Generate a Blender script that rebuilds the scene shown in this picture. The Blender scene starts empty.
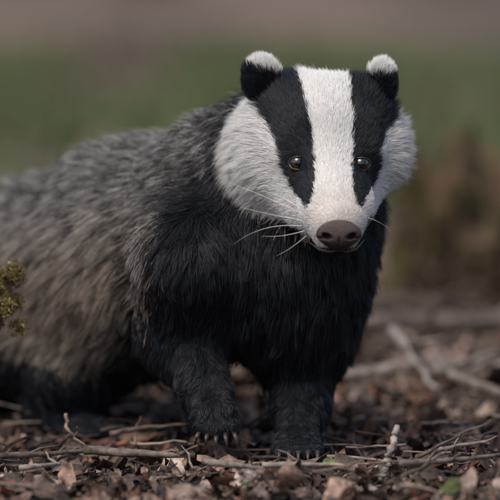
import bpy, math, random
import numpy as np
from mathutils import Vector, kdtree
rng = np.random.default_rng(7); random.seed(7)
sc = bpy.context.scene
D0=4.0; PIT=math.radians(4.0)
C=np.array([0,-D0*math.cos(PIT),0.21+D0*math.sin(PIT)])
FW=np.array([0,math.cos(PIT),-math.sin(PIT)]); UP=np.array([0,math.sin(PIT),math.cos(PIT)]); RT=np.array([1.,0,0])
def P(px,py,d):
    v=FW+RT*(px-250)/4000+UP*(250-py)/4000
    return C+v*((d-C[1])/v[1])
def elev(p):
    q=p-C; z=q@FW
    return 250+4000*(q@RT)/z, 250-4000*(q@UP)/z
def link(o,parent=None):
    sc.collection.objects.link(o)
    if parent: o.parent=parent
    return o
def mesh_obj(name,v,f,mat=None,parent=None,smooth=True,col=None):
    me=bpy.data.meshes.new(name)
    v=np.asarray(v,dtype=np.float32); 
    if isinstance(f,np.ndarray):
        me.vertices.add(len(v)); me.vertices.foreach_set('co',v.ravel())
        n,k=f.shape
        me.loops.add(n*k); me.loops.foreach_set('vertex_index',f.astype(np.int32).ravel())
        me.polygons.add(n); me.polygons.foreach_set('loop_start',np.arange(0,n*k,k,dtype=np.int32))
        me.polygons.foreach_set('loop_total',np.full(n,k,dtype=np.int32))
        me.update(calc_edges=True); me.validate()
    else:
        me.from_pydata([tuple(map(float,a)) for a in v],[],f)
    if smooth: me.polygons.foreach_set('use_smooth',np.ones(len(me.polygons),dtype=bool))
    if col is not None:
        a=me.attributes.new('col','FLOAT_COLOR','POINT')
        c=np.ones((len(v),4),dtype=np.float32); c[:,:3]=col; a.data.foreach_set('color',c.ravel())
    if mat: me.materials.append(mat)
    return link(bpy.data.objects.new(name,me),parent)
def new_mat(name):
    m=bpy.data.materials.new(name); m.use_nodes=True
    nt=m.node_tree; return m,nt,nt.nodes['Principled BSDF']
def attr_mat(name,rough=.7,nscale=60,namt=.5,bump=.3,spec=.3):
    m,nt,b=new_mat(name); N=nt.nodes; Lk=nt.links
    at=N.new('ShaderNodeAttribute'); at.attribute_name='col'
    tc=N.new('ShaderNodeNewGeometry')
    no=N.new('ShaderNodeTexNoise'); no.inputs['Scale'].default_value=nscale; no.inputs['Detail'].default_value=5
    Lk.new(tc.outputs['Position'],no.inputs['Vector'])
    mr=N.new('ShaderNodeMapRange'); mr.inputs['From Min'].default_value=.3; mr.inputs['From Max'].default_value=.7
    mr.inputs['To Min'].default_value=1-namt; mr.inputs['To Max'].default_value=1+namt
    Lk.new(no.outputs['Fac'],mr.inputs['Value'])
    vm=N.new('ShaderNodeVectorMath'); vm.operation='SCALE'
    Lk.new(at.outputs['Color'],vm.inputs[0]); Lk.new(mr.outputs[0],vm.inputs['Scale'])
    Lk.new(vm.outputs[0],b.inputs['Base Color'])
    b.inputs['Roughness'].default_value=rough; b.inputs['Specular IOR Level'].default_value=spec
    if bump:
        bp=N.new('ShaderNodeBump'); bp.inputs['Strength'].default_value=bump; bp.inputs['Distance'].default_value=.003
        Lk.new(no.outputs['Fac'],bp.inputs['Height']); Lk.new(bp.outputs[0],b.inputs['Normal'])
    return m
# ------------------------------------------------------------------ ground
def vnoise(x,y,s,seed=0):
    x=x*s+seed*13.7; y=y*s+seed*7.3
    xi=np.floor(x); yi=np.floor(y); fx=x-xi; fy=y-yi
    fx=fx*fx*(3-2*fx); fy=fy*fy*(3-2*fy)
    h=lambda a,b: np.mod(np.sin(a*127.1+b*311.7+seed)*43758.5453,1.0)
    return (h(xi,yi)*(1-fx)+h(xi+1,yi)*fx)*(1-fy)+(h(xi,yi+1)*(1-fx)+h(xi+1,yi+1)*fx)*fy
def gh(x,y):
    x=np.asarray(x,float); y=np.asarray(y,float)
    r=np.hypot(x,y)
    z=-.012+(vnoise(x,y,5,1)-.5)*.018+(vnoise(x,y,1.3,2)-.5)*.05*np.clip((r-.3)/1.5,0,1)+(vnoise(x,y,.35,3)-.5)*.25*np.clip((r-2)/5,0,1)
    t=np.clip(r-13,0,60)
    return z+t*t/(t+12)*.12
def ground():
    t=np.linspace(-6.6,6.6,340); xs=.8*np.sinh(t)
    X,Y=np.meshgrid(xs,xs,indexing='ij'); Z=gh(X,Y)
    n=len(xs); v=np.stack([X,Y,Z],-1).reshape(-1,3)
    i=np.arange(n*n).reshape(n,n)
    f=np.stack([i[:-1,:-1],i[1:,:-1],i[1:,1:],i[:-1,1:]],-1).reshape(-1,4)
    m,nt,b=new_mat('forest_soil'); N=nt.nodes; L=nt.links
    g=N.new('ShaderNodeNewGeometry')
    def noise(s,d=6):
        q=N.new('ShaderNodeTexNoise'); q.inputs['Scale'].default_value=s; q.inputs['Detail'].default_value=d
        L.new(g.outputs['Position'],q.inputs['Vector']); return q
    def ramp(src,els):
        r=N.new('ShaderNodeValToRGB'); L.new(src,r.inputs[0])
        e=r.color_ramp.elements; e[0].position=els[0][0]; e[0].color=els[0][1]+(1,); e[1].position=els[1][0]; e[1].color=els[1][1]+(1,)
        for p,c in els[2:]:
            q=e.new(p); q.color=c+(1,)
        return r
    n1=noise(35,8); n2=noise(.55,3)
    r1=ramp(n1.outputs['Fac'],[(.3,(.014,.010,.008)),(.75,(.12,.085,.065)),(.5,(.045,.031,.024))])
    r2=ramp(n2.outputs['Fac'],[(.38,(.06,.05,.037)),(.62,(.21,.15,.115))])
    sx=N.new('ShaderNodeSeparateXYZ'); L.new(g.outputs['Position'],sx.inputs[0])
    far=N.new('ShaderNodeMapRange'); far.inputs['From Min'].default_value=2; far.inputs['From Max'].default_value=9; L.new(sx.outputs['Y'],far.inputs['Value'])
    mx=N.new('ShaderNodeMixRGB'); L.new(far.outputs[0],mx.inputs[0]); L.new(r1.outputs[0],mx.inputs[1]); L.new(r2.outputs[0],mx.inputs[2])
    ga=N.new('ShaderNodeMapRange'); ga.inputs['From Min'].default_value=3; ga.inputs['From Max'].default_value=5; L.new(sx.outputs['Y'],ga.inputs['Value'])
    gb=N.new('ShaderNodeMapRange'); gb.inputs['From Min'].default_value=18; gb.inputs['From Max'].default_value=8; L.new(sx.outputs['Y'],gb.inputs['Value'])
    mm=N.new('ShaderNodeMath'); mm.operation='MULTIPLY'; L.new(ga.outputs[0],mm.inputs[0]); L.new(gb.outputs[0],mm.inputs[1])
    n3=noise(.8,2); r3=N.new('ShaderNodeMapRange'); r3.inputs['From Min'].default_value=.35; r3.inputs['From Max'].default_value=.6; L.new(n3.outputs['Fac'],r3.inputs['Value'])
    m2=N.new('ShaderNodeMath'); m2.operation='MULTIPLY'; L.new(mm.outputs[0],m2.inputs[0]); L.new(r3.outputs[0],m2.inputs[1])
    mg=N.new('ShaderNodeMixRGB'); L.new(m2.outputs[0],mg.inputs[0]); L.new(mx.outputs[0],mg.inputs[1]); mg.inputs[2].default_value=(.08,.12,.035,1)
    L.new(mg.outputs[0],b.inputs['Base Color']); b.inputs['Roughness'].default_value=.9
    bp=N.new('ShaderNodeBump'); bp.inputs['Distance'].default_value=.02; L.new(n1.outputs['Fac'],bp.inputs['Height']); L.new(bp.outputs[0],b.inputs['Normal'])
    mesh_obj('ground',v,f,m)
ground()
# ------------------------------------------------------------------ leaf litter
def scatter_leaves(name,n,xr,yr,size,pal,mat,tilt=.45,lift=.02,keep=None,nu=6,curl=.5):
    us=np.linspace(-.5,.5,nu); vs=np.array([-1,0,1.])
    prof=np.sqrt(np.clip(1-(2*us)**2,0.0,1))*(1-.35*us); prof[0]=.06; prof[-1]=.03
    U,V=np.meshgrid(us,vs,indexing='ij')
    x=rng.uniform(*xr,n); y=rng.uniform(*yr,n)
    if keep is not None:
        k=keep(x,y); x=x[k]; y=y[k]; n=len(x)
    L=rng.uniform(*size,n)*rng.choice([1,1,.6],n); W=L*rng.uniform(.2,.38,n)
    pr=prof[None,:,None]*(1+rng.uniform(-.32,.32,(n,nu,3)))
    X=U[None]*L[:,None,None]+0*pr
    Y=V[None]*W[:,None,None]*pr
    c1=rng.normal(0,curl*2,n)[:,None,None]; c2=rng.normal(0,curl,n)[:,None,None]; c3=rng.normal(0,.6,n)[:,None,None]
    Z=L[:,None,None]*(c1*U[None]**2*.6+c2*.35*(V[None]**2)*pr*.6+c3*U[None]*V[None]*.4)+rng.normal(0,.045,(n,nu,3))*L[:,None,None]
    p=np.stack([X,Y,Z],-1)
    ax=rng.normal(0,tilt,n); ay=rng.normal(0,tilt,n); az=rng.uniform(0,6.283,n)
    def rot(a,i,j):
        c=np.cos(a)[:,None,None]; s=np.sin(a)[:,None,None]
        A=p[...,i]*c-p[...,j]*s; B=p[...,i]*s+p[...,j]*c
        p[...,i]=A; p[...,j]=B
    rot(ax,1,2); rot(ay,0,2); rot(az,0,1)
    zmin=p[...,2].min(axis=(1,2))
    base=gh(x,y)+rng.uniform(-.004,lift,n)
    p[...,0]+=x[:,None,None]; p[...,1]+=y[:,None,None]; p[...,2]+=(base-np.maximum(zmin,-.008))[:,None,None]
    ii=np.arange(nu*3).reshape(nu,3)
    f=np.stack([ii[:-1,:-1],ii[1:,:-1],ii[1:,1:],ii[:-1,1:]],-1).reshape(-1,4)
    F=(f[None]+(np.arange(n)*nu*3)[:,None,None]).reshape(-1,4)
    pal=np.array(pal); c=pal[rng.integers(0,len(pal),n)]*rng.uniform(.4,1.4,(n,1))
    c=c[:,None,:]*np.ones((1,nu*3,1)); mid=(V.ravel()==0); c[:,mid]*=.72
    return mesh_obj(name,p.reshape(-1,3),F,mat,col=c.reshape(-1,3))
leafm=attr_mat('dead_leaf',.6,140,.6,.6,.3)
PAL=[(.21,.125,.085),(.29,.19,.145),(.14,.082,.06),(.36,.265,.215),(.09,.055,.043),(.22,.095,.062),(.31,.23,.185),(.05,.035,.028),(.18,.13,.10),(.11,.078,.065)]
scatter_leaves('leaf_litter',5200,(-1.6,1.6),(-1.3,2.6),(.022,.050),PAL,leafm,.30,.010)
scatter_leaves('leaf_litter',1300,(-.6,.6),(-.35,.6),(.022,.042),PAL,leafm,.55,.014)
scatter_leaves('leaf_litter',17000,(-.75,.75),(-.6,.9),(.005,.016),PAL+[(.05,.035,.03)]*5,leafm,.6,.014,nu=4)
scatter_leaves('leaf_litter',5000,(-.9,.9),(.5,3.2),(.035,.065),PAL,leafm,.4,.02,nu=5)
scatter_leaves('leaf_litter',9000,(-5,5),(2.4,16),(.05,.10),[(.2,.14,.10),(.13,.085,.065),(.24,.17,.135)],leafm,.4,.03,nu=4)
scatter_leaves('green_leaves',520,(-.75,.75),(-.35,2.2),(.010,.026),[(.09,.14,.035),(.14,.17,.05),(.06,.09,.025)],leafm,.5,.028,nu=5,keep=lambda x,y:vnoise(x,y,4,21)>.58)
# tubes
def tube(pts,rad,seg=8,rough=.12,seedn=0):
    pts=np.array(pts,float); n=len(pts); r=np.array(rad,float)
    T=np.gradient(pts,axis=0); T/=np.linalg.norm(T,axis=1)[:,None]+1e-9
    a=np.cross(T,[0.3,0.2,1.]); a/=np.linalg.norm(a,axis=1)[:,None]+1e-9; b=np.cross(T,a)
    th=np.linspace(0,2*np.pi,seg,endpoint=False)
    rr=r[:,None]*(1+rng.uniform(-rough,rough,(n,seg)))
    v=pts[:,None]+rr[...,None]*(a[:,None]*np.cos(th)[None,:,None]+b[:,None]*np.sin(th)[None,:,None])
    v=v.reshape(-1,3); f=[]
    for i in range(n-1):
        for j in range(seg):
            k=(j+1)%seg; f.append((i*seg+j,i*seg+k,(i+1)*seg+k,(i+1)*seg+j))
    f.append(tuple(range(seg))[::-1]); f.append(tuple(range((n-1)*seg,n*seg)))
    return v,f
def join(parts):
    V=[];F=[];o=0
    for v,f in parts:
        V.append(v); F+= [tuple(i+o for i in q) for q in f]; o+=len(v)
    return np.concatenate(V),F
def wob(p0,p1,n,amp,sag=0):
    p0=np.array(p0,float);p1=np.array(p1,float); t=np.linspace(0,1,n)[:,None]
    w=np.cumsum(rng.normal(0,1,(n,3)),axis=0); w-=w[0]+(w[-1]-w[0])*t
    return p0+(p1-p0)*t+w*amp
barkm=attr_mat('bark',.8,90,.55,.8,.2)
parts=[]
for i in range(1700):
    x=rng.uniform(-.8,.8); y=rng.uniform(-.6,1.3); a=rng.uniform(0,6.28); L=rng.uniform(.015,.10)
    z=float(gh(x,y))+rng.uniform(.006,.032); dz=rng.normal(0,.2)*L
    parts.append(tube(wob((x,y,z),(x+L*math.cos(a),y+L*math.sin(a),z+dz),5,L*.03),np.linspace(1,.6,5)*rng.uniform(.0006,.0022),5))
v,f=join(parts)
vc=np.repeat(np.array([(.13,.10,.08),(.06,.047,.042),(.26,.21,.175)])[rng.integers(0,3,len(parts))],25,axis=0)
mesh_obj('twig_litter',v,f,barkm,col=vc)
def branch(name,a,b,r,col,amp=.006,forks=3,n=14,rise=.012):
    path=wob(a,b,n,amp); path[:,2]=np.maximum(path[:,2],gh(path[:,0],path[:,1])+rise+r)
    ps=[tube(path,np.linspace(r,r*.5,n),8,.14)]
    L=np.linalg.norm(np.array(b)-np.array(a))
    for k in range(forks):
        i=random.randint(3,n-3); d=(path[i+1]-path[i]); d/=np.linalg.norm(d)
        q=d+rng.normal(0,.45,3); q[2]=abs(q[2])*.8+.05; q/=np.linalg.norm(q)
        ps.append(tube(wob(path[i],path[i]+q*L*rng.uniform(.12,.3),6,amp*.5),np.linspace(r*.45,r*.2,6),6))
    v,f=join(ps); return mesh_obj(name,v,f,barkm,col=np.array(col)*np.ones((len(v),1)))
branch('fallen_branch',P(335,392,.55),P(520,374,.62),.0085,(.24,.205,.18),.004,rise=.03)
branch('fallen_branch',P(392,330,.62),P(440,390,.45),.0065,(.27,.235,.21),.003,2)
branch('fallen_branch',P(350,350,1.0),P(530,343,1.1),.014,(.16,.13,.11),.006,2,rise=.03)
branch('fallen_branch',P(412,350,.8),P(447,294,.85),.008,(.055,.042,.035),.003,1)
branch('fallen_branch',P(395,366,.6),P(520,414,.3),.008,(.21,.175,.15),.004,3,rise=.03)
branch('fallen_branch',P(355,330,1.35),P(480,318,1.3),.013,(.10,.08,.065),.006,3,rise=.04)
branch('fallen_branch',P(380,300,1.5),P(500,330,1.2),.010,(.07,.055,.045),.006,3,rise=.03)
branch('fallen_branch',P(85,460,-.07),P(195,471,-.12),.0050,(.15,.12,.10),.002,3,rise=.028)
branch('fallen_branch',P(205,478,-.15),P(262,500,-.24),.0040,(.2,.17,.145),.002,1,rise=.026)
branch('twig',P(383,484,-.19),P(397,426,-.17),.0056,(.32,.28,.245),.0015,0,rise=0)
branch('twig',P(110,434,.06),P(190,424,.04),.0032,(.11,.085,.07),.002,1,rise=.026)
branch('twig',P(262,490,-.19),P(345,486,-.2),.0032,(.24,.2,.17),.002,2,rise=.026)
branch('twig',P(66,414,-.02),P(86,446,-.04),.0022,(.2,.14,.1),.0015,1)
branch('twig',P(400,490,-.22),P(500,466,-.16),.0036,(.14,.115,.10),.002,3,rise=.028)
branch('twig',P(430,464,-.1),P(490,440,-.04),.0028,(.28,.24,.21),.002,2,rise=.026)
branch('twig',P(-10,470,-.12),P(85,450,-.07),.0036,(.12,.10,.085),.002,3,rise=.028)
branch('twig',P(20,490,-.2),P(60,468,-.15),.003,(.28,.24,.21),.002,1,rise=.026)
scatter_leaves('leaf_litter',60,(-.3,.3),(-.33,-.06),(.03,.052),[(.40,.30,.26),(.32,.21,.16),(.43,.34,.29)],leafm,.35,.016)
# grass
def grass(name,n,xr,yr,Ls,keep,pal):
    x=rng.uniform(*xr,n); y=rng.uniform(*yr,n); k=keep(x,y); x=x[k];y=y[k];n=len(x)
    z=gh(x,y); a=rng.uniform(0,6.283,n); L=rng.uniform(*Ls,n); w=L*.035+.001
    ln=rng.uniform(.1,.7,n); b=rng.uniform(0,6.283,n)
    dx=np.cos(a)*w; dy=np.sin(a)*w; bx=np.cos(b)*ln*L; by=np.sin(b)*ln*L
    v=np.stack([np.stack([x-dx,y-dy,z],-1),np.stack([x+dx,y+dy,z],-1),
      np.stack([x+dx*.7+bx*.35,y+dy*.7+by*.35,z+L*.6],-1),np.stack([x-dx*.7+bx*.35,y-dy*.7+by*.35,z+L*.6],-1),
      np.stack([x+bx,y+by,z+L*.95],-1)],1)
    o=(np.arange(n)*5)[:,None]
    f=np.concatenate([o+np.array([[0,1,2]]),o+np.array([[0,2,3]]),o+np.array([[3,2,4]])])
    c=np.array(pal)[rng.integers(0,len(pal),n)]*rng.uniform(.6,1.4,(n,1))
    mesh_obj(name,v.reshape(-1,3),f,grassm,col=np.repeat(c,5,axis=0))
grassm=attr_mat('grass_blade',.5,20,.2,0,.3)
grass('grass',50000,(-5,5),(3.8,13.5),(.05,.14),lambda x,y:vnoise(x,y,.7,5)+.35*vnoise(x,y,2.5,6)>.58+np.clip(y-9,0,9)*.06,[(.075,.125,.035),(.11,.15,.055),(.14,.155,.08)])
# ------------------------------------------------------------------ stump
def stump(name,c,R,H,seed,mossh=.5):
    nz,na=26,64; th=np.linspace(0,2*np.pi,na,endpoint=False); V=[];Cc=[]
    for i in range(nz):
        t=i/(nz-1)
        flare=1+1.1*np.exp(-t*5)*(.6+.4*np.sin(th*4+seed))
        rr=R*flare*(1+.10*np.sin(th*9+seed*2+t*3)+.07*np.sin(th*17+seed))*(1-.15*t)+rng.normal(0,.006,na)
        z=H*t*(1+.22*np.sin(th*2+seed)+.14*np.sin(th*5+1)*(t>.7))
        V.append(np.stack([c[0]+rr*np.cos(th),c[1]+rr*np.sin(th),c[2]-.03+z],-1))
        mo=np.clip(vnoise(th*3,t*6+0*th,1,seed)*1.6-.9+t*mossh,0,1)[:,None]
        Cc.append(np.array([.050,.031,.019])*(1-mo)*rng.uniform(.4,1.9,(na,1))+np.array([.065,.07,.022])*mo)
    top=np.array([[c[0],c[1],c[2]+H*.8]]); V=np.concatenate(V+[top]); Cc=np.concatenate(Cc+[np.array([[.12,.08,.05]])])
    f=[]
    for i in range(nz-1):
        for j in range(na):
            k=(j+1)%na; f.append((i*na+j,i*na+k,(i+1)*na+k,(i+1)*na+j))
    for j in range(na): f.append(((nz-1)*na+j,(nz-1)*na+(j+1)%na,nz*na))
    return mesh_obj(name,V,f,barkm,col=Cc)
g=P(442,285,1.75); stump('tree_stump',(g[0],1.85,0),.058,.225,1.3,.45)
g=P(500,260,1.5); stump('tree_stump',(g[0],1.6,0),.055,.14,4.1,.3)
g=P(535,260,2.2); stump('tree_stump',(g[0],2.4,0),.14,.21,2.2,.6)
# mossy branch stub at left
s0=P(-45,445,-.02); s1=P(-2,306,.03)
path=wob(s0,s1,10,.002); mv,mf=tube(path,np.linspace(.011,.006,10),10)
mb=mesh_obj('mossy_branch',mv,mf,barkm,col=np.array([.12,.09,.05])*np.ones((len(mv),1)))
V=[];Cc=[]
for k in range(26):
    ctr=P(rng.uniform(-22,18),rng.uniform(268,330),rng.uniform(.0,.09)); R=rng.uniform(.004,.009); n=240
    dirs=rng.normal(0,1,(n,3)); dirs/=np.linalg.norm(dirs,axis=1)[:,None]
    base=ctr+dirs*R*rng.uniform(.5,1.35,(n,1)); s=rng.normal(0,.0014,(n,3,3)); V.append((base[:,None]+s).reshape(-1,3))
    Cc.append(np.repeat(np.array([.28,.215,.075])*rng.uniform(.3,1.2,(n,1))*rng.uniform(.6,1.1),3,axis=0))
V=np.concatenate(V); mesh_obj('moss',V,np.arange(len(V)).reshape(-1,3),attr_mat('moss_mat',.8,80,.3,0),parent=mb,col=np.concatenate(Cc))
# ------------------------------------------------------------------ trees
def tree(x,y,h,r):
    z=float(gh(x,y)); n=16
    path=wob((x,y,z-.1),(x+rng.normal(0,.4),y+rng.normal(0,.4),z+h),n,.05)
    t=np.linspace(0,1,n); ps=[tube(path,r*(1-.8*t)+r*.6*np.exp(-t*25),12,.06)]
    tips=[]
    for k in range(14):
        i=rng.integers(6,n-1); a=rng.uniform(0,6.28); L=h*.28*(1.2-t[i])+.5
        e=path[i]+np.array([math.cos(a)*L,math.sin(a)*L,L*.5]); q=wob(path[i],e,7,.06)
        ps.append(tube(q,np.linspace(r*.35*(1-.6*t[i]),.015,7),6)); tips+= [q[3],q[5],q[6]]
    tips.append(path[-1]); v,f=join(ps)
    tr=mesh_obj('beech_tree',v,f,barkm,col=np.array([.19,.15,.13])*np.ones((len(v),1)))
    m=260; T=np.array(tips); c=T[rng.integers(0,len(T),m*len(T)//6)]; m=len(c)
    c=c+rng.normal(0,.45,(m,3)); s=rng.normal(0,.07,(m,3,3)); v=(c[:,None]+s).reshape(-1,3)
    cc=np.repeat(np.array([.06,.10,.03])*rng.uniform(.5,1.5,(m,1)),3,axis=0)
    mesh_obj('foliage',v,np.arange(m*3).reshape(-1,3),grassm,parent=tr,smooth=False,col=cc)
for x,y,h,r in [(-.62,20,11,.16),(-1.75,24,11,.2),(1.0,26,12,.2),(3.6,19,10,.2),(-5,26,12,.25),(6,30,13,.3),(-.1,38,13,.28),(-9,18,11,.25),(9,20,11,.24)]: tree(x,y,h,r)
# ------------------------------------------------------------------ badger SDF
def cone(a,b):
    A=P(*a[:3]);B=P(*b[:3]); return ('c',A,B,a[3]/1000,b[3]/1000)
def ell(c,r): return ('e',P(*c),np.array(r)/1000)
def prim(q,p):
    if q[0]=='c':
        _,A,B,ra,rb=q; d=B-A; t=np.clip(((p-A)@d)/(d@d),0,1)
        return np.sqrt(((p-A-t[...,None]*d)**2).sum(-1))-(ra+(rb-ra)*t)
    _,c,r=q; o=(p-c); k0=np.sqrt(((o/r)**2).sum(-1)); k1=np.sqrt(((o/(r*r))**2).sum(-1))+1e-6
    return k0*(k0-1)/k1
def smin(a,b,k):
    h=np.clip(.5+.5*(b-a)/k,0,1); return b*(1-h)+a*h-k*h*(1-h)
def group(gs,p,k):
    d=prim(gs[0],p)
    for q in gs[1:]: d=smin(d,prim(q,p),k)
    return d
TORSO=[cone((292,215,.08,74),(245,232,.12,100)),cone((245,232,.12,100),(150,255,.23,112)),cone((150,255,.23,112),(55,292,.38,112)),
       cone((55,292,.38,112),(-25,325,.50,104)),ell((286,258,.055),(66,68,86)),cone((292,258,.05,60),(303,308,.06,46)),cone((250,300,.06,50),(285,330,.07,36)),
       cone((-60,320,.55,58),(-130,345,.68,22))]
NECK=[cone((318,150,.02,56),(285,215,.08,82)),cone((300,130,.04,50),(235,175,.10,62))]
LEGS=[cone((312,285,.06,45),(308,350,.085,36)),cone((308,350,.085,36),(300,410,.05,26)),cone((300,410,.05,26),(297,440,.015,20)),
      ell((297,450,-.012),(27,30,14)),
      cone((192,262,.02,58),(182,335,.05,41)),cone((182,335,.05,41),(204,388,.0,23)),cone((204,388,.0,23),(215,416,-.035,17)),ell((216,419,-.042),(21,14,17)),
      cone((40,335,.36,74),(80,372,.24,44)),cone((80,372,.24,44),(50,408,.30,28)),cone((50,408,.30,28),(70,430,.24,20)),ell((92,431,.19),(32,36,14)),
      cone((-20,340,.62,70),(0,380,.52,36)),cone((0,380,.52,36),(-25,400,.6,24)),ell((-5,412,.52),(24,35,13))]
toeR=[(279+9.5*i,454,-.036-.004*(2-abs(i-2))) for i in range(5)]
toeL=[(199+8.7*i,428+1.5*(2-abs(i-2)),-.052-.003*(2-abs(i-2))) for i in range(5)]
TOES=[ell(t,(5.6,14,7.5)) for t in toeR]+[ell(t,(5.2,9,9)) for t in toeL]
HEAD=[ell((323,137,-.018),(60,62,60)),ell((276,148,.002),(33,34,40)),ell((371,145,.002),(27,34,38)),cone((280,165,-.015,30),(310,205,-.05,24)),cone((366,162,-.015,26),(352,203,-.05,22)),
      ell((287,104,.004),(22,32,26)),ell((361,104,.004),(22,32,26)),
      cone((328,152,-.050,44),(338,221,-.125,25)),cone((326,188,-.03,38),(335,240,-.112,15)),ell((338,205,-.105),(30,22,22)),
      ell((299,150,-.062),(13,10,9)),ell((360,151,-.062),(12,10,9))]
EARS=[ell((262,80,-.012),(19.5,8.5,23.5)),ell((381.5,83,-.012),(15,8.5,22.5))]
EYES=[(298,163),(361,164)]
def parts_sdf(p):
    h=group(HEAD,p,.022); e=group(EARS,p,.004); t=group(TORSO,p,.035); nk=group(NECK,p,.03)
    l=group(LEGS,p,.018); to=group(TOES,p,.002)
    return h,e,smin(t,nk,.04),smin(l,to,.004)
def sdf(p):
    h,e,t,l=parts_sdf(p)
    return smin(smin(smin(t,l,.03),h,.03),e,.006)
def grad(p,e=.0015):
    g=np.stack([sdf(p+np.array(o)*e)-sdf(p-np.array(o)*e) for o in ((1,0,0),(0,1,0),(0,0,1))],-1)
    return g/(np.linalg.norm(g,axis=-1,keepdims=True)+1e-9)
h=.005; lo=np.array([-.62,-.2,-.03]); hi=np.array([.22,.86,.46]); N=((hi-lo)/h).astype(int)
ax=[lo[i]+h*np.arange(N[i]) for i in range(3)]
G=np.empty(N,dtype=np.float32)
for i in range(N[0]):
    Y,Z=np.meshgrid(ax[1],ax[2],indexing='ij'); p=np.stack([np.full_like(Y,ax[0][i]),Y,Z],-1); G[i]=sdf(p)
S=G<0
cnt=sum(S[a:N[0]-1+a,b:N[1]-1+b,c:N[2]-1+c].astype(np.int8) for a in (0,1) for b in (0,1) for c in (0,1))
act=(cnt>0)&(cnt<8); idx=-np.ones(act.shape,dtype=np.int64); idx[act]=np.arange(act.sum())
V=lo+h*(np.argwhere(act)+.5)
F=[]
for a in range(3):
    b,c=(a+1)%3,(a+2)%3
    s0=[slice(1,-1)]*3; s0[a]=slice(0,-1); s1=list(s0); s1[a]=slice(1,None)
    A=S[tuple(s0)];B=S[tuple(s1)]
    for flip in (False,True):
        e=np.argwhere((A&~B) if not flip else (~A&B)); off=np.ones(3,dtype=int); off[a]=0; e=e+off
        def cell(db,dc):
            q=e.copy(); q[:,b]+=db; q[:,c]+=dc; return idx[q[:,0],q[:,1],q[:,2]]
        q=np.stack([cell(-1,-1),cell(0,-1),cell(0,0),cell(-1,0)],-1)
        if flip: q=q[:,::-1]
        F.append(q)
F=np.concatenate(F); F=F[(F>=0).all(1)]
for _ in range(3): V=V-grad(V)*sdf(V)[:,None]
# ---- fur colour
YT=[60,70,90,110,130,150,170,190,205,220]
WL=[297,298,303,309,313,315,316,315,309,300]; WR=[348,348,350,351,352,352,352,353,357,368]
BL=[262,256,254,264,274,280,285,294,304,312]; BR=[376,384,396,393,385,379,377,371,363,355]
DARK=np.array([.0105,.012,.016]); WHITE=np.array([.90,.885,.86])
def ss(x,a,b):
    t=np.clip((x-a)/(b-a),0,1); return t*t*(3-2*t)
def pattern(p,jit=0):
    px,py=elev(p); 
    if jit: px=px+rng.normal(0,jit,len(px)); py=py+rng.normal(0,jit,len(py))
    h,e,t,l=parts_sdf(p); d=p[:,1]
    wh=np.clip((np.minimum(t,l)-h)/.02+.6,0,1)
    wv=(vnoise(px,py,.22,31)-.5)*3.0
    wl,wr,bl,br=(np.interp(py,YT,q) for q in (WL,WR,BL,BR))
    blk=((px+wv>bl)&(px+wv<wl))|((px+wv>wr)&(px+wv<br))
    low=np.where(px<345,np.interp(px,[215,235,262,300,318],[172,186,207,228,247]),np.interp(px,[358,368,385,410],[247,218,205,172]))
    white=(~blk)&(py<low)
    white&=~((d>.07)&(py>100))
    ear=(e<h+.002)&(e<.004)&(py<104)
    tip=np.where(px<320,69.5+(px-262)*.28,74)
    white=np.where(ear,py<tip,white)
    hf=white&((wh>.2)|ear)
    xb=np.interp(py,[90,150,200,260,330,400],[262,224,180,154,140,30]); yb=np.interp(px,[0,60,130],[330,366,378])
    n=(vnoise(px,py,.045,3)-.5)*26
    dk=np.maximum(ss(px+n,xb-44,xb+18),ss(py+n*.6,yb-20,yb+18))
    head=(wh>.2)|ear
    dk=np.where(head,np.where(hf,0,1),dk)
    return dk,hf.astype(float),head,ear,px,py
dk,wt,hd,er,_,_=pattern(V)
sk=np.where(wt[:,None]>.5,np.array([.62,.59,.56]),DARK*dk[:,None]+np.array([.08,.068,.058])*(1-dk[:,None]))
skin=attr_mat('badger_skin',.8,50,.2,0,.1)
badger=mesh_obj('badger',V,F,skin,col=sk)
# ---- eyes
vd=lambda px,py:(lambda q:q/np.linalg.norm(q))(FW+RT*(px-250)/4000+UP*(250-py)/4000)
eyec=[]
for px,py in EYES:
    r=vd(px,py); p=C+r*3.6
    for _ in range(400):
        q=sdf(p[None])[0]
        if q<.0003: break
        p=p+r*q*.6
    eyec.append(p+r*.0034)
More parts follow.
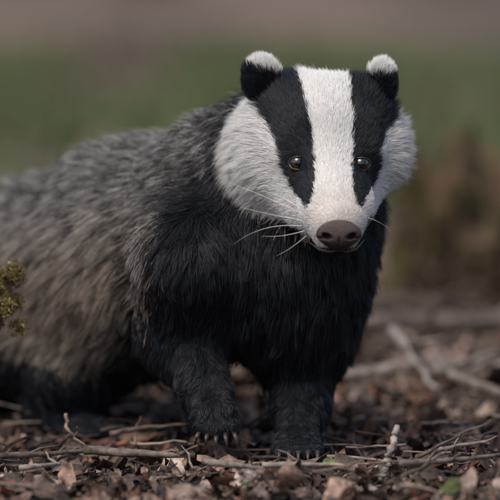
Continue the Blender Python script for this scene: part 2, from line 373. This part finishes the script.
# ---- hair roots
T0=V[F[:,0]];T1=V[F[:,1]];T2=V[F[:,2]];T3=V[F[:,3]]
ar=.5*np.linalg.norm(np.cross(T2-T0,T3-T1),axis=1)
cen=(T0+T1+T2+T3)/4
def sample(nh,wt):
    pr=ar*wt; pr/=pr.sum(); fi=rng.choice(len(F),nh,p=pr); u=rng.random((nh,1));w=rng.random((nh,1))
    p=(T0[fi]*(1-u)+T1[fi]*u)*(1-w)+(T3[fi]*(1-u)+T2[fi]*u)*w
    p=p-grad(p)*sdf(p)[:,None]; return p
hh,ee,tt,ll=parts_sdf(cen); headf=((hh<np.minimum(tt,ll)-.002)|(ee<.01))
nose=P(339,234,-.15)
TD=P(-25,325,.5)-P(250,235,.11); TD/=np.linalg.norm(TD)
def make_fur(name,roots,K,isface):
    n=len(roots); nr=grad(roots); dk,wt,hd,er,px,py=pattern(roots,.8 if isface else 5.0)
    h,e,t,l=parts_sdf(roots)
    dn=np.linalg.norm(roots-nose,axis=1)
    away=(roots-nose)/dn[:,None]
    fl_head=away.copy()
    cheek=ss(np.abs(px-327),46,72)*ss(py,88,125)
    fl_head=fl_head+cheek[:,None]*np.array([0,.45,-.75])+cheek[:,None]*np.sign(px-329)[:,None]*np.array([.25,0,0])
    fl_body=np.tile(TD*1.0+np.array([0,0,-.55]),(n,1)); 
    chest=ss(px,190,250); fl_body=fl_body*(1-chest[:,None])+np.array([-.10,.1,-1.])*chest[:,None]
    wleg=np.clip((t-l)/.03+.3,0,1)[:,None]; fl_body=fl_body*(1-wleg)+np.array([-.05,.12,-1])*wleg
    wh=np.clip((np.minimum(t,l)-h)/.025+.5,0,1)[:,None]
    fl=fl_head*wh+fl_body*(1-wh)
    fl=np.where(er[:,None],np.array([0,.2,1.])+np.sign(px-320)[:,None]*np.array([.35,0,0]),fl)
    fl=fl/np.linalg.norm(fl,axis=1)[:,None]
    sw=np.stack([vnoise(px,py,.06,11)-.5,vnoise(px,py,.06,12)-.5,vnoise(px,py,.06,13)-.5],-1)
    fl=fl+sw*(.7 if not isface else .25)
    ta=fl-nr*(fl*nr).sum(1)[:,None]; ta/=np.linalg.norm(ta,axis=1)[:,None]+.15
    Lh=np.interp(dn,[0,.025,.06,.10,.15,.2],[.0018,.0024,.0040,.007,.010,.016])+cheek*.013
    Lb=np.interp(px,[100,230],[.032,.026]); 
    zz=roots[:,2]; Lb=Lb*(1-wleg[:,0])+np.interp(zz,[.02,.05,.10,.22],[.0035,.007,.013,.023])*wleg[:,0]
    L=Lh*wh[:,0]+Lb*(1-wh[:,0]); L=np.where(er,.0050+.003*(py<76),L)
    L=L*rng.uniform(.6,1.3,n)
    lift=np.where(hd,.28+.30*cheek,.42); lift=np.where(er,.5,lift)
    lift=lift*(1-.4*wleg[:,0])
    jit=rng.normal(0,.16 if isface else .2,(n,3))
    d0=nr*(lift*1.25)[:,None]+ta+jit*.7; d0/=np.linalg.norm(d0,axis=1)[:,None]
    d1=nr*(lift*.35)[:,None]+ta*1.1+np.array([0,0,-.15])+jit; d1/=np.linalg.norm(d1,axis=1)[:,None]
    s=np.linspace(0,1,K)
    off=(d0[:,None]*(s-.5*s*s)[None,:,None]+d1[:,None]*(.5*s*s)[None,:,None])*L[:,None,None]*1.05
    pts=roots[:,None]+off
    ng=max(n//(24 if isface else 30),10); gi=rng.choice(n,ng,replace=False)
    kd=kdtree.KDTree(ng)
    for k,i in enumerate(gi): kd.insert(roots[i],k)
    kd.balance()
    near=np.array([kd.find(r)[1] for r in roots.tolist()]); gidx=gi[near]
    cl=(.32 if isface else .60)*rng.uniform(.5,1.2,ng)[near]+(.3*cheek if isface else 0)
    gp=pts[gidx]; 
    lim=(np.linalg.norm(roots-roots[gidx],axis=1)<(.006 if isface else .016))
    cl=np.clip(cl*lim,0,.9)
    pts=pts+(gp-pts)*(cl[:,None]*(s**1.4)[None])[...,None]
    crnd=rng.random(ng)[near]
    rv=rng.uniform(.6,1.4,(n,1,1))
    dcol=DARK*rv*(1+2.0*s[None,:,None]*(rng.random((n,1,1))**3))
    wcol=WHITE*(.93+.07*s[None,:,None])*np.clip(rng.uniform(.9,1.05,(n,1,1)),0,1.15)
    wcol=wcol*(1-(cheek*.15*(crnd<.4))[:,None,None])
    wcol=wcol*(1-np.array([.06,.12,.16])*ss(-dn,-.06,-.02)[:,None,None])
    wcol=np.broadcast_to(wcol,(n,K,3))
    upper=ss(py-(250-px)*.15,255,130)
    warm=np.array([.50,.415,.345])*(1-upper[:,None])+np.array([.52,.505,.49])*upper[:,None]
    pb=.26+.52*upper+.7*(crnd-.5)
    darktip=(rng.random(n)<np.clip(pb,0.05,.96))
    band=np.interp(s,[0,.35,.5,.85,.95,1],[0,0,1,1,.25,.1])[None,:,None]
    g=warm[:,None]*rng.uniform(.45,1.2,(n,1,1))*np.ones((1,K,1))
    gb=g*(1-band*.95)
    g=np.where(darktip[:,None,None],gb,g)
    bodysel=(rng.random(n)<dk)|hd
    col=np.where(bodysel[:,None,None],dcol,g)
    col=np.where(((wt>.5)&hd)[:,None,None],wcol,col)
    keep=np.ones(n,bool)
    for c in eyec: 
        q=pts-c; keep&=~(((q[...,0]/.0088)**2+((q[...,2]-.0004)/.0068)**2<1)&(np.abs(q[...,1])<.02)).any(1)
    qn=(pts-P(339,235,-.15))/np.array([.0205,.03,.0135]); keep&=~(((qn**2).sum(-1)<1).any(1))
    pts=pts[keep]; col=col[keep]; n=len(pts)
    pts[...,2]=np.maximum(pts[...,2],.001)
    rad=np.where(hd,.00013,.00021)[keep]*rng.uniform(.7,1.3,n)
    R=rad[:,None]*np.interp(s,[0,.5,1],[1,.9,.18])[None]
    cu=bpy.data.hair_curves.new(name); cu.add_curves([K]*n)
    cu.position_data.foreach_set('vector',pts.astype(np.float32).ravel())
    ra=cu.attributes.get('radius') or cu.attributes.new('radius','FLOAT','POINT')
    ra.data.foreach_set('value',R.astype(np.float32).ravel())
    ca=cu.attributes.new('col','FLOAT_COLOR','POINT'); c4=np.ones((n,K,4),np.float32); c4[...,:3]=np.clip(col,0,.92)
    ca.data.foreach_set('color',c4.ravel())
    cu.materials.append(furm); link(bpy.data.objects.new(name,cu),badger)
furm,nt,hb=new_mat('badger_fur')
at=nt.nodes.new('ShaderNodeAttribute'); at.attribute_name='col'; nt.links.new(at.outputs['Color'],hb.inputs['Base Color'])
hb.inputs['Roughness'].default_value=.38; hb.inputs['Specular IOR Level'].default_value=.36
make_fur('head_fur',sample(125000,np.where(headf,1.,0)*np.where(cen[:,1]<.03,1,.3)),5,True)
make_fur('body_fur',sample(220000,np.where(headf,0.,1.)*np.where(cen[:,1]<.2,1.4,1)),5,False)
# whiskers
W=[((303,214),(265,196),(226,181),-.14,-.11),((302,226),(262,222),(234,244),-.14,-.12),((301,220),(270,215),(240,207),-.14,-.10),((304,231),(280,238),(262,236),-.145,-.12),
   ((306,236),(290,250),(276,256),-.14,-.12),((368,218),(380,221),(390,230),-.13,-.10),((300,208),(282,196),(262,190),-.13,-.1)]
K=8; pts=[]
for a,b,c,d0,d1 in W:
    A=P(*a,d0);B=P(*b,(d0+d1)/2-.01);Cc=P(*c,d1)
    for s in np.linspace(0,1,K): pts.append((1-s)**2*A+2*s*(1-s)*B+s*s*Cc)
cu=bpy.data.hair_curves.new('whiskers'); cu.add_curves([K]*len(W)); cu.position_data.foreach_set('vector',np.array(pts,np.float32).ravel())
ra=cu.attributes.get('radius') or cu.attributes.new('radius','FLOAT','POINT'); ra.data.foreach_set('value',np.tile(np.linspace(.00032,.00006,K),len(W)).astype(np.float32))
wm,_,b=new_mat('whisker'); b.inputs['Base Color'].default_value=(.8,.76,.68,1); b.inputs['Roughness'].default_value=.35
cu.materials.append(wm); link(bpy.data.objects.new('whiskers',cu),badger)
# eyes
def uvs(nu,nv):
    v=[];f=[]
    for i in range(nu+1):
        for j in range(nv):
            a=math.pi*i/nu; b=2*math.pi*j/nv; v.append((math.sin(a)*math.cos(b),math.sin(a)*math.sin(b),math.cos(a)))
    for i in range(nu):
        for j in range(nv): f.append((i*nv+j,(i+1)*nv+j,(i+1)*nv+(j+1)%nv,i*nv+(j+1)%nv))
    return np.array(v),f
em=attr_mat('eye_surface',.04,10,.0,0,.6); em.node_tree.nodes['Principled BSDF'].inputs['Coat Weight'].default_value=1
lidm,_,b=new_mat('eyelid'); b.inputs['Base Color'].default_value=(.03,.028,.028,1); b.inputs['Roughness'].default_value=.4
for c in eyec:
    u,f=uvs(32,40); gz=np.array([.1,-1,.06]); gz/=np.linalg.norm(gz); an=np.arccos(np.clip(u@gz,-1,1))
    cl=np.where(an[:,None]<.50,[[.002,.002,.002]],np.where(an[:,None]<.92,[[.045,.024,.013]],[[.015,.012,.011]]))
    mesh_obj('eyeball',c+u*.0079,f,em,badger,col=cl)
    th=np.linspace(0,2*np.pi,40,endpoint=False); ring=np.stack([np.cos(th)*.0086,-.0056+.0060*np.abs(np.cos(th))**1.6,np.sin(th)*.0063],-1)+c
    vv=[];ff=[]
    for i in range(40):
        for j in range(8):
            a=2*math.pi*j/8; rd=ring[i]-c; rd=rd/np.linalg.norm(rd); nr=np.array([rd[0],0,rd[2]])
            vv.append(ring[i]+.0014*(nr*math.cos(a)+np.array([0,1,0])*math.sin(a)))
            ff.append((i*8+j,i*8+(j+1)%8,((i+1)%40)*8+(j+1)%8,((i+1)%40)*8+j))
    mesh_obj('eyelid',vv,ff,lidm,badger)
# nose
u,f=uvs(70,90); nc=P(339,235,-.147)
x,y,z=u[:,0].copy(),u[:,1].copy(),u[:,2].copy()
tap=1-.30*ss(-z,0,1)-.10*ss(z,.3,1)
p=np.stack([x*.0220*tap,y*.0135,z*.0150*(1+.06*x*x)],-1)
for sx in (-1,1):
    q=(u[:,0]*sx-.55)/.17; r=(u[:,2]+.05-.35*(u[:,0]*sx-.55))/.17; dd=np.exp(-(q*q+r*r)**1.5)*(y<0); p[:,1]+=dd*.008
    q=(u[:,0]*sx-.80)/.2; r=(u[:,2]+.16)/.07; dd=np.exp(-(q*q+r*r))*(y<0); p[:,1]+=dd*.004
dd=np.exp(-(x/.06)**2)*ss(-z,-.1,.4)*(y<0); p[:,1]+=dd*.0018
cn=np.array([.052,.032,.027])*np.ones((len(u),1)); dp=np.zeros(len(u))
for sx in (-1,1): dp=np.maximum(dp,np.exp(-(((x*sx-.55)/.20)**2+((z+.05-.35*(x*sx-.55))/.19)**2)**1.5)*(y<0))
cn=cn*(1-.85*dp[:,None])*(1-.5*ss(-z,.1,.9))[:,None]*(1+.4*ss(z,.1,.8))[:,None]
nm=attr_mat('nose_leather',.36,900,.15,.6,.5)
mesh_obj('nose',p+nc,f,nm,badger,col=cn)
mm,ff=tube([P(338,250,-.148),P(330,252,-.143),P(320,250,-.132),P(310,243,-.115)],[.0012,.0014,.0014,.0008],6); m2,f2=tube([P(338,250,-.148),P(347,252,-.143),P(356,249,-.132),P(364,240,-.115)],[.0012,.0014,.0014,.0008],6)
vv,ff=join([(mm,ff),(m2,f2)]); mesh_obj('lips',vv,ff,lidm,badger)
# claws
clm,_,b=new_mat('claw_horn'); b.inputs['Base Color'].default_value=(.060,.042,.034,1); b.inputs['Roughness'].default_value=.4
cp=[]
for t in toeR:
    a=P(*t)+np.array([0,-.010,.002]); cp.append(tube([a,a+[0,-.008,.002],a+[0,-.014,-.002],a+[0,-.018,-.008]],[.0026,.0023,.0015,.0003],8,.02))
for i,t in enumerate(toeL):
    a=P(*t)+np.array([0,-.006,-.004]); k=(i-2)*.001; cp.append(tube([a,a+[k,-.005,-.004],a+[k*1.6,-.006,-.009],a+[k*2,-.004,-.0135]],[.0026,.0023,.0015,.0003],8,.02))
vv,ff=join(cp); mesh_obj('claws',vv,ff,clm,badger)
# ------------------------------------------------------------------ light / camera
el=math.radians(58); az=math.radians(215)
sd=Vector((math.sin(az)*math.cos(el),math.cos(az)*math.cos(el),math.sin(el)))
w=bpy.data.worlds.new('World'); sc.world=w; w.use_nodes=True; nt=w.node_tree
sky=nt.nodes.new('ShaderNodeTexSky'); sky.sky_type='NISHITA'; sky.sun_disc=False; sky.sun_elevation=el; sky.sun_rotation=az; sky.dust_density=4
nt.links.new(sky.outputs[0],nt.nodes['Background'].inputs[0]); nt.nodes['Background'].inputs[1].default_value=.14
l=bpy.data.lights.new('sun','SUN'); l.energy=1.9; l.angle=math.radians(35); l.color=(1,.95,.88)
lo_=link(bpy.data.objects.new('sun',l)); lo_.rotation_euler=sd.to_track_quat('Z','Y').to_euler()
cam=bpy.data.cameras.new('camera'); co=link(bpy.data.objects.new('camera',cam)); co.location=C
co.rotation_euler=(math.radians(90)-PIT,0,0); cam.sensor_width=36; cam.lens=36*D0/.5
cam.clip_end=2000; cam.clip_start=.1
cam.dof.use_dof=True; cam.dof.focus_distance=3.92; cam.dof.aperture_fstop=3.8
sc.camera=co
sc.view_settings.view_transform='Standard'; sc.view_settings.look='None'; sc.view_settings.exposure=0
